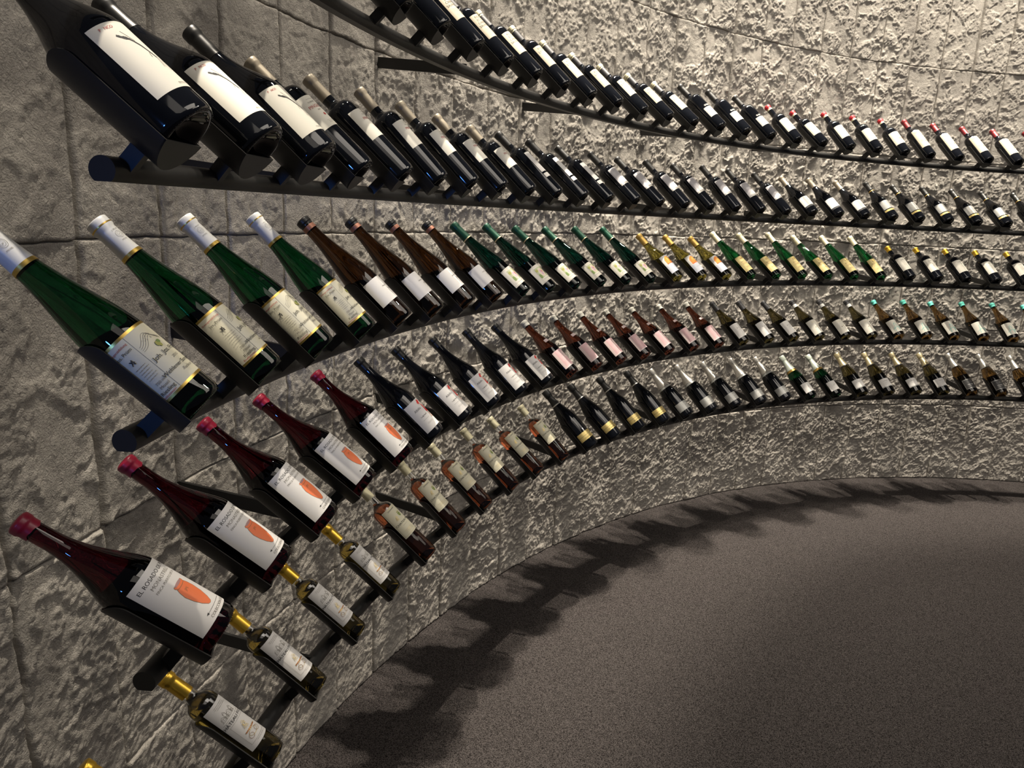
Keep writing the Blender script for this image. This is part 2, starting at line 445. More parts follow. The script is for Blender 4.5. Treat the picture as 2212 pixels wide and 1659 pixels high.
def wrapped_label(P, z0, z1, half, paper, items, centre=0., bare=False, extra=0.):
    """returns a mesh; u is metres along the circumference from the label centre, z metres above the base"""
    mats = [paper]; bm = bmesh.new()
    def mi(mt):
        if mt not in mats: mats.append(mt)
        return mats.index(mt)
    def put(vs, fs, lift, mt):
        b2 = bmesh.new(); V = [b2.verts.new((x, y, 0)) for x, y in vs]
        for f in fs:
            try: b2.faces.new([V[k] for k in f])
            except ValueError: pass
        xs = [v[0] for v in vs]
        if not xs: b2.free(); return
        lo, hi = min(xs), max(xs); st = .0028
        k = math.floor(lo / st) + 1
        while k * st < hi:
            g = b2.verts[:] + b2.edges[:] + b2.faces[:]
            bmesh.ops.bisect_plane(b2, geom=g, plane_co=(k * st, 0, 0), plane_no=(1, 0, 0)); k += 1
        ids = {}
        m_ = mi(mt)
        for v in b2.verts:
            r = radius_at(P, v.co.y); th = centre + v.co.x / r0
            rr = r + lift
            ids[v.index if v.index >= 0 else id(v)] = None
        b2.verts.index_update()
        new = []
        for v in b2.verts:
            r = radius_at(P, v.co.y); th = centre + v.co.x / r0; rr = r + lift
            new.append(bm.verts.new((-rr * math.sin(th), rr * math.cos(th), v.co.y)))
        for f in b2.faces:
            try:
                ff = bm.faces.new([new[v.index] for v in f.verts]); ff.material_index = m_
                nn = f.normal if f.normal.length else None
            except ValueError: pass
        b2.free()
    r0 = radius_at(P, (z0 + z1) / 2)
    hw = half * r0
    # paper
    nz = 8; vs = []; fs = []
    for k in range(nz):
        za = z0 + (z1 - z0) * k / nz; zb = z0 + (z1 - z0) * (k + 1) / nz; q = len(vs)
        vs += [(-hw, za), (hw, za), (hw, zb), (-hw, zb)]; fs.append((q, q + 1, q + 2, q + 3))
    if not bare: put(vs, fs, .00035, paper)
    lift = .00055 + extra
    for it in items:
        ty = it[0]
        if ty == 't':
            _, s, u, z, size, mt, al = it; vs, fs = text_polys(s, size, al); vs = [(x + u, y + z) for x, y in vs]
        elif ty == 'l': _, pts, wd, mt = it; vs, fs = strip(pts, wd)
        elif ty == 'p': _, pts, mt = it; vs = pts; fs = [tuple(range(len(pts)))]
        elif ty == 'r': _, a, b, c, d, mt = it; vs = [(a, b), (c, b), (c, d), (a, d)]; fs = [(0, 1, 2, 3)]
        put(vs, fs, lift, mt); lift += .00003
    bmesh.ops.recalc_face_normals(bm, faces=bm.faces)
    for f in bm.faces:
        c = f.calc_center_median()
        if f.normal.x * c.x + f.normal.y * c.y < 0: f.normal_flip()
    return from_bm(bm, 'label', mats)
def small_print(u0, u1, z0, rows, step, mt, h=.0006, seed=1):
    """fine print too small to read: broken hairlines"""
    rn = random.Random(seed); o = []
    for k in range(rows):
        z = z0 - k * step; u = u0 + rn.random() * .15 * (u1 - u0)
        end = u1 - rn.random() * .15 * (u1 - u0)
        while u < end:
            w_ = rn.uniform(.0012, .0042); o.append(('r', u, z, min(u + w_, end), z + h, mt)); u += w_ + .0008
    return o

ink = mat('ink_black', (.03, .03, .03), .7); inkg = mat('ink_grey', (.25, .23, .20), .7); inkr = mat('ink_red', (.45, .03, .03), .7)
white = mat('paper_white', (.80, .78, .75), .55, spec=.3); cream = mat('paper_cream', (.80, .76, .58), .5, spec=.3); ivory = mat('paper_ivory', (.78, .75, .66), .55, spec=.3)
tan_ = mat('paper_tan', (.40, .35, .26), .6); dimiv = mat('paper_ivory_shaded', (.50, .47, .38), .6); greyp = mat('paper_silver_grey', (.42, .42, .40), .35, .3); pearl = mat('paper_pearl', (.62, .60, .62), .35, .2)  # tan and dim ivory carry the top rack's weaker light in their colour
gold = mat('gold_foil', (.70, .48, .12), .32, .9); goldp = mat('gold_print', (.66, .50, .18), .35, .7); silver = mat('silver_foil', (.62, .60, .56), .35, .85); paleg = mat('pale_gold_foil', (.72, .62, .38), .38, .75)
green_i = mat('ink_green', (.22, .32, .10), .7); olive_i = mat('ink_olive', (.42, .42, .12), .7); orange = mat('ink_orange', (.90, .30, .05), .6); terra = mat('ink_terracotta', (.85, .20, .07), .6)
pinkp = mat('paper_pink', (.80, .52, .54), .6); pinkl = mat('paper_pale_pink', (.85, .68, .66), .6); teal = mat('ink_turquoise', (.12, .58, .52), .5)
yellowp = mat('paper_yellow', (.80, .66, .30), .55); lil = mat('ink_lilac', (.55, .38, .50), .7); brown_i = mat('ink_brown', (.30, .15, .07), .7); skin_i = mat('ink_skin', (.85, .50, .36), .7)
bluegrey = mat('paper_blue_grey', (.62, .64, .72), .6); redd = mat('ink_scarlet', (.75, .05, .05), .6); charcoal = mat('label_charcoal', (.05, .05, .05), .3, spec=.6); goldlab = mat('label_gold', (.72, .56, .22), .35, .5)

# glass
def glass(name, col, ior=1.48, rough=.0): return mat(name, col, rough, trans=1., ior=ior)
G_black = mat('glass_black', (.0035, .004, .006), .06, spec=.6)
color_noise(G_black, 9, (.003, .0035, .005), (.007, .008, .011))
G_green = glass('glass_deep_green', (.008, .10, .032)); G_bgreen = glass('glass_bright_green', (.012, .18, .045)); G_teal = glass('glass_dark_teal_green', (.003, .045, .032))
G_brown = glass('glass_brown', (.075, .030, .009)); G_olive = glass('glass_olive', (.42, .36, .07)); G_dolive = glass('glass_dark_olive', (.16, .13, .04)); G_amber = glass('glass_amber_brown', (.30, .17, .05))
G_rosado = glass('glass_dark_rose', (.075, .006, .011)); G_rose = glass('glass_rose_brown', (.20, .055, .03)); G_clear = glass('glass_clear', (.97, .97, .95), 1.5)
W_gold = glass('golden_wine', (.93, .68, .14), 1.36); W_rose = glass('rose_wine', (.86, .25, .10), 1.36)

capblack = mat('capsule_black', (.012, .012, .012), .35, spec=.6); capgreytan = mat('capsule_grey_tan', (.30, .26, .20), .4, .4); capwhite = mat('capsule_white', (.72, .72, .70), .3); capgold = mat('capsule_gold', (.75, .47, .06), .28, .85)
capgreen = mat('capsule_green', (.006, .055, .032), .35, .3); capcream = mat('capsule_cream', (.62, .58, .40), .45, .2); caprose = mat('capsule_band_rose', (.35, .16, .11), .4, .5); wax_mag = mat('wax_magenta', (.30, .010, .035), .35, spec=.6); wax_grey = mat('wax_grey_white', (.52, .51, .46), .5)
capred = mat('capsule_red', (.45, .02, .03), .4); capdred = mat('capsule_dark_red', (.20, .015, .02), .4); capteal = mat('capsule_turquoise', (.12, .58, .48), .4); capochre = mat('capsule_ochre', (.42, .27, .07), .4, .5); capgrey = mat('capsule_grey', (.07, .07, .075), .4, .4); caplight = mat('capsule_light_grey', (.45, .43, .38), .45, .3)
for f_ in (silver, paleg):
    noise_bump(f_, 160, .5, .001)

def lb(*a, **k): return (a, k)
def hill(u, z, s):
    o = []
    for k in range(4):
        pts = [(u + s * (x - .5), z + s * (.34 * math.exp(-((x - .45 - k * .05) / .28) ** 2) - k * .055)) for x in [q / 16 for q in range(17)]]
        o.append(('l', pts, .0005, inkg))
    rn = random.Random(3)
    for k in range(26):
        x = rn.uniform(.2, .8); zz = .34 * math.exp(-((x - .45) / .28) ** 2) * rn.uniform(.1, .85); a = u + s * (x - .5); b = z + s * zz
        o.append(('l', [(a, b), (a + .0016, b + .0018)], .0003, inkg))
    return o
def chateau(u, z, s, mt, mt2=None):
    o = []; mt2 = mt2 or mt
    for a, b, wd, hh in ((-.5, 0, .3, .22), (-.18, 0, .16, .40), (0, 0, .34, .26), (.36, 0, .16, .36)):
        x0, x1 = u + a * s, u + (a + wd) * s; z0, z1 = z + b, z + hh * s
        o.append(('l', [(x0, z0), (x0, z1), (x1, z1), (x1, z0)], .0005, mt))
        o.append(('l', [(x0, z1), ((x0 + x1) / 2, z1 + .12 * s), (x1, z1)], .0005, mt))
        for q in range(3):
            xx = x0 + (x1 - x0) * (q + .5) / 3
            for zz in (.05, .14): o.append(('r', xx - .0005, z + zz * s, xx + .0005, z + zz * s + .0014, mt2))
    o.append(('l', [(u - .56 * s, z), (u + .58 * s, z)], .0005, mt))
    return o
def crestp(u, z, s, m1, m2):
    o = [('p', [(u - s * .5, z + s * .55), (u - s * .5, z), (u - s * .3, z - s * .4), (u, z - s * .6), (u + s * .3, z - s * .4), (u + s * .5, z), (u + s * .5, z + s * .55)], m1)]
    o.append(('p', [(u - s * .45, z + s * .65), (u - s * .55, z + s * 1.05), (u - s * .22, z + s * .8), (u, z + s * 1.15), (u + s * .22, z + s * .8), (u + s * .55, z + s * 1.05), (u + s * .45, z + s * .65)], m2))
    o.append(('l', [(u - s * .35, z - s * .1), (u + s * .35, z + s * .25)], s * .14, m2)); o.append(('l', [(u - s * .35, z + s * .25), (u + s * .35, z - s * .2)], s * .14, m2))
    return o
def lion(u, z, s, mt):
    o = []
    for k, (a, b, ru, rz) in enumerate(((0, .3, .12, .3), (.02, .72, .15, .14), (-.2, .35, .07, .2), (.2, .45, .06, .2), (-.12, -.08, .07, .2), (.14, -.08, .07, .2), (-.32, .1, .05, .3))):
        P_ = ell(u + a * s, z + b * s, ru * s, rz * s, 12, rot=.3 * (k % 3 - 1)); o.append(('l', P_ + [P_[0]], .0005, mt))
    return o

# type: (L, r, shape, glass, [capsule bands (z0frac, z1frac, mat, offset, style)], labels, label text, roll)
T = {}
def deftype(code, L, r, kind, g, caps, labels, desc, roll=0., rn=.0145, wine=None, names=None):
    T[code] = dict(L=L, r=r, kind=kind, g=g, caps=caps, labels=labels, desc=desc, roll=roll, rn=rn, wine=wine)

branch = [('l', [(-.010, .112), (-.006, .108), (-.001, .107), (.005, .100), (.010, .093), (.014, .084), (.018, .074)], .0030, ink), ('l', [(-.008, .111), (-.003, .105), (.004, .103)], .0028, ink), ('l', [(.000, .116), (.004, .108), (.008, .100)], .0007, inkg),
          ('l', [(.014, .084), (.010, .078), (.009, .074)], .0008, inkg), ('l', [(.018, .074), (.015, .066), (.016, .058)], .0006, inkg), ('l', [(.018, .074), (.020, .064), (.019, .052)], .0006, inkg), ('l', [(.018, .074), (.024, .066), (.026, .056)], .0005, inkg), ('l', [(.016, .066), (.012, .058)], .0004, inkg)]
deftype('mg', 0.318, .050, 'burgundy', G_black, [(.80, 1, capblack, .0006, 'cap')],
        [lb(.034, .140, .80, ivory, [(b_[0], [(x_ - .004, z_ + .008) for x_, z_ in b_[1]], b_[2], b_[3]) for b_ in branch] + [('t', 'P   NCO', -.016, .131, .0055, inkr, 'CENTER')] + small_print(.002, .024, .041, 2, .0016, inkg), centre=.0)], 'black bottle, tall white branch label')
deftype('pi', 0.313, .039, 'claret', G_black, [(.80, 1, capgreytan, .0006, 'cap')],
        [lb(.103, .184, 1.15, ivory, [('t', 'PINGUS', -.003, .152, .0105, inkr, 'CENTER'), ('t', 'FLOR DE', -.003, .165, .0052, inkg, 'CENTER'), ('t', '2018', .0, .144, .005, inkg, 'CENTER'), ('p', ell(.004, .133, .0034, .0034), inkr)] + small_print(-.012, .014, .174, 1, .002, inkg) + small_print(-.008, .012, .117, 3, .003, inkg, seed=4), centre=-.15)], 'black bottle, white red-lettered label, tan capsule')
deftype('bk', 0.326, .0375, 'claret', G_black, [(.80, 1, capblack, .0006, 'cap')],
        [lb(.098, .196, .72, white, [('l', [(-.002, .150), (.001, .156), (.002, .149)], .0008, inkg)] + small_print(-.006, .010, .165, 1, .003, inkg), centre=.0), lb(.072, .090, .72, white, [], centre=.0)], 'black bottle, tall plain label over small strip')
deftype('mo', 0.310, .0385, 'bordeaux', G_black, [(.79, 1, capblack, .0006, 'cap')],
        [lb(.088, .184, .85, pearl, [('p', [(-.031, .100), (.031, .150), (.031, .100)], white), ('t', 'LA MON', -.004, .168, .006, greyp, 'CENTER'), ('r', -.0325, .088, .0325, .098, silver)], centre=-.05)], 'black bottle, pearl-grey label with silver band')
deftype('bu', 0.304, .042, 'burgundy', G_black, [(.78, 1, capgreytan, .0006, 'cap')],
        [lb(.047, .112, .95, white, small_print(.0, .022, .085, 2, .004, inkg) + small_print(.0, .018, .075, 1, .004, inkg, seed=5), centre=-.1), lb(.036, .045, .95, capgrey, [], centre=-.1)], 'black burgundy bottle, white label, grey capsule')
deftype('gb', 0.302, .0415, 'burgundy', G_black, [(.80, 1, capblack, .0006, 'cap'), (.755, .775, capochre, .0007, 'band')],
        [lb(.062, .124, .90, greyp, [('t', 'MACK', .0, .086, .009, ivory, 'CENTER')] + small_print(-.014, .016, .078, 1, .003, ivory), centre=-.1), lb(.044, .056, .95, goldlab, [], centre=-.1)], 'black bottle, silver label, gold lower band')
deftype('bd', 0.295, .0375, 'claret', G_black, [(.93, 1, capcream, .0006, 'cap'), (.78, .925, capgrey, .0004, 'band')],
        [lb(.082, .172, .90, tan_, [('t', 'RIDGE', -.004, .155, .013, ink, 'CENTER'), ('t', 'LYTTON', -.003, .142, .013, ink, 'CENTER')] + small_print(-.020, .022, .108, 6, .0034, inkg), centre=-.1)], 'black bottle, tan black-lettered label')
deftype('bc', 0.295, .0375, 'claret', G_black, [(.93, 1, capcream, .0006, 'cap'), (.78, .925, capgrey, .0004, 'band')],
        [lb(.082, .172, .90, tan_, [('t', 'RIDGE', -.004, .157, .012, ink, 'CENTER'), ('t', 'ESTATE', -.003, .146, .011, ink, 'CENTER'), ('t', 'CABERNET', .002, .135, .011, ink, 'CENTER'), ('t', 'SAUVIGNON', .003, .124, .011, ink, 'CENTER')] + small_print(-.020, .022, .115, 7, .0034, inkg), centre=-.1)], 'black bottle, tan four-line label')
deftype('ga', 0.316, .041, 'claret', G_black, [(.78, 1, capblack, .0006, 'cap')],
        [lb(.064, .124, .85, greyp, [], centre=-.05), lb(.128, .144, .5, G_black, [('t', 'GAJA', .0, .131, .013, ivory, 'CENTER')], centre=-.2)], 'black bottle, silver label, white lettering above')
deftype('cs', 0.282, .0395, 'bordeaux', G_black, [(.925, 1, capred, .0007, 'cap'), (.885, .92, capcream, .0007, 'band')],
        [lb(.062, .150, .90, dimiv, [('t', 'COS', .0, .132, .013, ink, 'CENTER'), ('l', ell(-.003, .079, .0065, .0055) + [(.0035, .079)], .0006, inkg)] + small_print(-.016, .020, .127, 3, .003, inkg) + small_print(-.004, .020, .114, 8, .0035, inkg, seed=8), centre=-.1)], 'black red-and-white-capped bottle, ivory round-stamp label')
deftype('ce', 0.282, .0395, 'bordeaux', G_black, [(.925, 1, capred, .0007, 'cap'), (.885, .92, capcream, .0007, 'band')],
        [lb(.058, .150, 1.05, dimiv, chateau(.004, .095, .034, brown_i, inkr) + chateau(.004, .087, .030, brown_i, brown_i) + [('l', [(-.016, .060), (-.016, .149)], .0005, inkg)], centre=-.05)], 'black red-capped bottle, red brown palace label')
deftype('in', 0.308, .0385, 'bordeaux', G_black, [(.80, 1, capdred, .0006, 'cap')],
        [lb(.060, .192, .85, tan_, [('t', 'TRVVE', -.002, .168, .013, ink, 'CENTER'), ('p', ell(.014, .102, .0055, .0055), brown_i), ('p', ell(-.006, .108, .011, .010), inkg), ('p', ell(.002, .142, .005, .007), inkg)] + small_print(-.016, .016, .128, 4, .003, inkg), centre=-.1)], 'black bottle, tall tan label, dark red capsule')
deftype('ri', 0.344, .040, 'flute', G_green, [(.81, 1, capwhite, .0006, 'cap'), (.792, .81, gold, .0008, 'band'), (.955, .972, gold, .0013, 'band')],
        [lb(.034, .134, 1.25, cream, [('r', -.050, .034, .050, .038, gold), ('r', -.050, .130, .050, .134, gold), ('l', [(-.012, .038), (-.012, .130)], .0005, inkg)] + hill(.012, .106, .040) +
            [('p', ell(.014, .097, .003, .004), olive_i), ('p', ell(.019, .099, .003, .003), green_i), ('p', ell(.017, .094, .0025, .0035), olive_i), ('t', 'Joh. Jos. Pr\u00fcm', .018, .081, .0095, ink, 'CENTER'), ('t', '2010', .020, .070, .0058, inkg, 'CENTER'), ('t', 'Wehlener Sonnenuhr', .018, .058, .0082, ink, 'CENTER'), ('t', 'Auslese', .020, .049, .0068, inkg, 'CENTER'),
             ('t', 'Erzeugerabf\u00fcllung', -.031, .121, .0045, inkr, 'CENTER'), ('t', 'Jos. Pr\u00fcm', -.028, .112, .0065, ink, 'CENTER'), ('t', '750 ml', -.024, .058, .0055, inkg, 'CENTER'), ('t', 'Mosel', -.024, .051, .0062, inkg, 'CENTER'), ('t', 'Riesling', -.026, .0435, .0075, ink, 'CENTER'), ('t', 'Pr\u00e4dikatswein', -.030, .039, .0045, inkr, 'CENTER'), ('l', [(-.031, .096), (-.027, .104), (-.026, .096), (-.031, .103), (-.025, .099)], .001, ink)] + small_print(-.034, -.016, .089, 6, .0040, inkg), centre=.0),
         lb(.297, .330, .9, capwhite, [('l', ell(0, .309, .0052, .0062) + [(.0052, .309)], .0004, inkg), ('l', ell(0, .309, .0032, .0040) + [(.0032, .309)], .0003, inkg), ('t', 'J. PR\u00dcM', 0, .3175, .0034, inkg, 'CENTER'), ('t', 'MOSEL', 0, .2975, .0032, inkg, 'CENTER'), ('t', 'JJP', 0, .3078, .0026, inkg, 'CENTER')], centre=-.15, bare=True, extra=.0004)],
        'green flute bottle, cream gold-edged label', rn=.0155)
deftype('br', 0.347, .040, 'flute', G_brown, [(.945, 1, capblack, .0012, 'wax'), (.905, .94, caprose, .0009, 'band')],
        [lb(.054, .125, 1.15, white, [('t', 'WEINGUT', .004, .094, .0048, inkg, 'CENTER'), ('t', 'Josi', .012, .083, .008, inkg, 'CENTER'), ('l', ell(.013, .076, .008, .007, 16, .2, 5.2), .0004, inkg), ('l', [(.008, .078), (.018, .079)], .0005, inkg)], centre=-.1)], 'brown flute bottle, plain white label', rn=.0155)
deftype('or', 0.361, .0365, 'flute', G_teal, [(.80, 1, capgreen, .0006, 'cap'), (.79, .80, paleg, .0008, 'band')],
        [lb(.033, .112, 1.05, ivory, [('p', [(-.022, .052), (.022, .052), (.022, .100), (-.022, .100)], mat('print_pale_green', (.52, .55, .36), .7)), ('p', ell(0, .074, .012, .020), mat('print_pale_rose', (.72, .58, .48), .7)), ('l', ell(0, .074, .012, .020) + [(.012, .074)], .0012, ivory), ('p', ell(-.003, .080, .004, .006), lil), ('p', ell(.004, .078, .004, .006), mat('print_rose', (.60, .25, .22), .7)), ('p', ell(0, .068, .005, .006), lil),
            ('p', ell(-.017, .062, .005, .010), green_i), ('p', ell(.017, .064, .005, .009), green_i), ('p', ell(-.015, .088, .006, .006), olive_i), ('p', ell(.016, .088, .006, .006), olive_i), ('r', -.026, .044, .026, .050, ivory)] + [('l', [(-.032, .036), (.032, .036)], .0006, inkg), ('l', [(-.032, .109), (.032, .109)], .0006, inkg)] + small_print(-.018, .018, .046, 2, .0035, ink) + small_print(-.016, .016, .104, 1, .003, inkg), centre=-.1)], 'dark green flute bottle, ornate floral label', rn=.0150)
deftype('yo', 0.308, .0385, 'burgundy', G_olive, [(.79, 1, capochre, .0006, 'cap')],
        [lb(.034, .137, .85, white, [('r', -.0325, .034, .0325, .082, bluegrey), ('p', [(-.018, .086), (-.018, .112), (-.012, .124), (.0, .130), (.012, .128), (.020, .118), (.022, .086)], orange), ('p', ell(.006, .112, .009, .010), mat('ink_light_orange', (.95, .48, .12), .6)), ('r', -.018, .084, .022, .089, mat('ink_red_orange', (.80, .14, .05), .6))] + small_print(-.012, .016, .064, 2, .0035, inkg), centre=-.1)], 'olive bottle, white label with orange shape')
deftype('gr', 0.349, .0375, 'flute', G_bgreen, [(.80, 1, capcream, .0006, 'cap')],
        [lb(.034, .136, .85, yellowp, [('t', 'Bern', -.006, .094, .012, brown_i, 'CENTER'), ('p', ell(.004, .122, .009, .007), goldp), ('l', ell(.004, .122, .010, .008) + [(.014, .122)], .0006, brown_i), ('p', ell(-.004, .118, .003, .003), brown_i)] + small_print(-.020, .020, .088, 3, .0045, brown_i, h=.0013) + small_print(-.012, .012, .060, 2, .005, brown_i, h=.0012), centre=-.1)], 'bright green flute bottle, yellow label', rn=.0150)
deftype('po', 0.264, .0415, 'port', G_black, [(.865, 1, capgold, .0010, 'cap')],
        [lb(.052, .146, .80, ivory, [('t', 'CHAR', .004, .126, .009, ink, 'CENTER')] + small_print(-.008, .020, .112, 6, .005, inkg), centre=-.1), lb(.052, .082, .13, white, [], centre=1.25)], 'squat dark bottle, gold cap, white label')
pot = [(-.009, .098), (.009, .098), (.0095, .0955), (.0085, .093), (.0105, .086), (.0112, .076), (.0095, .062), (.0060, .050), (.0025, .0425), (-.0005, .0410), (-.0035, .0425), (-.0075, .051), (-.0105, .063), (-.0120, .077), (-.0105, .087), (-.0085, .093), (-.0098, .0955)]
deftype('ro', 0.321, .0455, 'burgundy', G_rosado, [(.925, 1, wax_mag, .0016, 'wax')],
        [lb(.022, .146, 1.0, white, [('t', 'EL ROSADO DE PE', -.002, .130, .0088, ink, 'CENTER'), ('t', 'MONASTRELL', .002, .1195, .0082, inkg, 'CENTER'), ('t', 'FINCA PUERTO DE LA', .002, .111, .0054, inkg, 'CENTER'), ('p', [(x * 1.25 + .006, z) for x, z in pot], terra), ('l', [(x * 1.25 + .006, z) for x, z in pot + pot[:1]], .0006, brown_i), ('p', ell(.006, .097, .0102, .0022), mat('ink_dusky', (.45, .25, .24), .7)), ('l', ell(.006, .0925, .0106, .002, 12, PI, 2 * PI), .0008, brown_i), ('t', 'JPS', .005, .080, .0060, brown_i, 'CENTER'),
            ('l', [(-.012, .0355), (.030, .0355)], .0005, ink), ('p', [(-.0165, .0355), (-.012, .0373), (-.012, .0337)], ink), ('t', 'COLECCI\u00d3N DEL', .010, .0265, .0062, inkg, 'CENTER')], centre=.0)],
        'dark rose bottle, orange amphora label, pink wax')
alb = [('t', 'Albillo', -.014, .088, .0105, ink, 'CENTER'), ('l', [(-.020, .066), (-.015, .070), (-.016, .065), (-.010, .069), (-.006, .066), (.001, .071)], .0007, ink), ('t', 'Finca Martin', -.011, .066, .0055, inkg, 'CENTER'),
       ('p', ell(.013, .109, .0075, .0075), redd), ('p', ell(.008, .106, .006, .005), redd), ('p', ell(.0155, .104, .0032, .0040), skin_i), ('p', [(.013, .098), (.018, .098), (.024, .070), (.010, .070)], redd), ('l', [(.012, .096), (.008, .104)], .0018, skin_i), ('l', [(.018, .096), (.022, .088), (.020, .082)], .0018, skin_i),
       ('l', [(.014, .070), (.0135, .056), (.0125, .050)], .0022, skin_i), ('l', [(.020, .070), (.0195, .056), (.021, .050)], .0022, skin_i), ('l', [(.012, .0495), (.0145, .0495)], .0022, brown_i), ('l', [(.0195, .0495), (.0225, .0495)], .0022, brown_i), ('l', [(.024, .086), (.028, .074), (.030, .060), (.034, .052)], .0006, inkg)]
deftype('al', 0.314, .043, 'burgundy', G_black, [(.88, 1, capblack, .0006, 'cap')],
        [lb(.022, .120, 1.0, white, alb + small_print(-.026, .004, .056, 1, .003, inkg) + small_print(-.020, .004, .044, 2, .003, inkg), centre=-.05)], 'black bottle, white label with red-dressed girl')
deftype('pk', 0.310, .0405, 'burgundy', G_rose, [(.915, 1, wax_grey, .0016, 'wax')],
        [lb(.034, .122, .85, pinkp, [('r', -.0344, .034, -.024, .122, pinkl), ('r', .002, .078, .022, .106, pinkl), ('r', -.0344, .034, .0344, .039, pinkl)] + [('l', [(-.024 + .007 * (k % 2) + .004 * (k // 2), .042), (-.024 + .004 * k, .118)], .0004, pinkl) for k in range(12)] + small_print(.004, .020, .094, 3, .005, brown_i), centre=-.1),
         lb(.176, .190, .42, pinkl, [], centre=-.1)], 'rose brown bottle, pink label, pale wax top')
deftype('wh', 0.304, .0415, 'burgundy', G_dolive, [(.80, 1, capgrey, .0006, 'cap')],
        [lb(.032, .122, .85, white, [('t', 'A x S', .004, .086, .012, inkg, 'CENTER')] + small_print(-.004, .018, .078, 2, .004, inkg), centre=-.1)], 'dark olive bottle, plain white label')
deftype('wi', 0.299, .0415, 'burgundy', G_dolive, [(.90, 1, capgrey, .0007, 'cap'), (.83, .90, capwhite, .0006, 'band')],
        [lb(.024, .122, .95, ivory, [('t', 'EXTREME', .0, .104, .006, paleg, 'CENTER'), ('p', ell(-.004, .068, .0035, .0035), inkg), ('p', ell(.008, .072, .003, .003), paleg)] + small_print(-.010, .012, .090, 1, .004, inkg), centre=-.1)], 'dark olive bottle, ivory label, grey-white capsule')
deftype('tq', 0.302, .042, 'burgundy', G_amber, [(.905, 1, capteal, .0012, 'cap')],
        [lb(.028, .118, .95, ivory, [('l', [(-.014, .034), (-.004, .090), (.002, .094), (.006, .086), (.014, .036)], .0022, teal), ('l', [(-.024, .050), (-.010, .060), (.006, .062), (.026, .056)], .0022, teal), ('l', [(.016, .040), (.024, .070), (.030, .050)], .0022, teal)] + small_print(.012, .022, .096, 1, .003, inkg), centre=-.1)], 'amber bottle, turquoise cap, white turquoise-lined label')
deftype('gd', 0.261, .0285, 'half', G_clear, [(.795, 1, capgold, .0007, 'cap')],
        [lb(.046, .162, .98, white, chateau(-.002, .124, .030, inkg, inkg) + [('t', 'CH\u00c2TEAU FILHOT', .004, .111, .0088, ink, 'CENTER'), ('l', [(-.022, .120), (.026, .120)], .0004, inkg), ('l', [(-.018, .108), (-.018, .056), (.022, .056), (.022, .108), (-.018, .108)], .0004, inkg), ('l', ell(.002, .070, .010, .006) + [(.012, .070)], .0006, goldp), ('l', ell(-.006, .067, .005, .005) + [(-.001, .067)], .0006, brown_i), ('l', ell(.011, .068, .005, .005) + [(.016, .068)], .0006, brown_i), ('r', -.010, .077, .016, .0795, goldp)] +
            [('r', -.009 + .0035 * k, .0772, -.0072 + .0035 * k, .0790, inkr) for k in range(7)] + lion(.002, .088, .014, goldp) + small_print(-.010, .018, .155, 3, .003, inkg) + small_print(-.006, .018, .053, 1, .003, inkg), centre=-.05)],
        'small golden wine bottle, gold capsule, white label', rn=.0135, wine=W_gold)
deftype('rs', 0.299, .0345, 'half', G_clear, [(.84, 1, capcream, .0007, 'cap')],
        [lb(.092, .197, .92, cream, crestp(.012, .160, .011, green_i, olive_i) + lion(-.006, .152, .014, goldp) + [('t', 'CHATEAU BR', .002, .134, .0095, ink, 'CENTER'), ('t', 'DOMAINE', .000, .186, .0062, inkg, 'CENTER'), ('l', [(-.028, .096), (-.028, .193), (.030, .193)], .0004, goldp), ('l', [(-.028, .097), (.030, .097)], .0004, goldp)] + small_print(-.008, .014, .127, 1, .003, inkg) + small_print(-.018, .020, .112, 3, .004, goldp), centre=-.1)],
        'amber rose bottle, cream crest label', rn=.0140, wine=W_rose)
def foil(L, r, m, z0):
    return (z0, 1, m, .0009, 'foil')
deftype('cn', 0.333, .045, 'champagne', G_black, [(.76, 1, capblack, .0009, 'foil'), (.745, .76, silver, .0010, 'band')],
        [lb(.040, .078, 1.15, goldlab, [('l', [(-.052, .060), (.052, .060)], .0009, ink), ('l', [(.010, .040), (.010, .078)], .0007, ink), ('t', 'DE SOUSA', -.008, .045, .0085, ink, 'CENTER')], centre=-.1)], 'black sparkling wine bottle, narrow gold label')
deftype('cg', 0.324, .046, 'champagne', G_black, [(.62, 1, silver, .0010, 'foil'), (.58, .615, greyp, .0012, 'band')],
        [lb(.032, .080, 1.15, greyp, [('t', 'CUIS', .002, .058, .013, white, 'CENTER'), ('t', 'BRUT', .010, .047, .006, white, 'CENTER')], centre=-.1)], 'black sparkling wine bottle, silver foil and label')
deftype('cw', 0.320, .044, 'champagne', G_green, [(.66, 1, mat('foil_greenish_white', (.60, .66, .58), .4, .3), .0010, 'foil'), (.61, .655, capochre, .0012, 'band')],
        [lb(.030, .094, .80, white, [('l', [(-.004, .060), (.002, .068), (.006, .062), (.000, .056), (-.004, .060)], .0006, inkg), ('l', [(.004, .064), (.010, .072), (.008, .062)], .0006, inkg)] + small_print(-.012, .012, .046, 1, .003, inkg), centre=-.1)], 'green sparkling bottle, pale foil, white label')
deftype('cy', 0.321, .0445, 'champagne', G_dolive, [(.70, 1, paleg, .0010, 'foil'), (.68, .698, capgrey, .0011, 'band')],
        [lb(.040, .100, .88, white, [('t', 'Le Mesnil', -.002, .080, .008, inkg, 'CENTER'), ('r', -.039, .040, .039, .046, greyp)] + small_print(-.014, .016, .068, 1, .003, inkg), centre=-.1)], 'olive sparkling bottle, pale gold foil, white label')
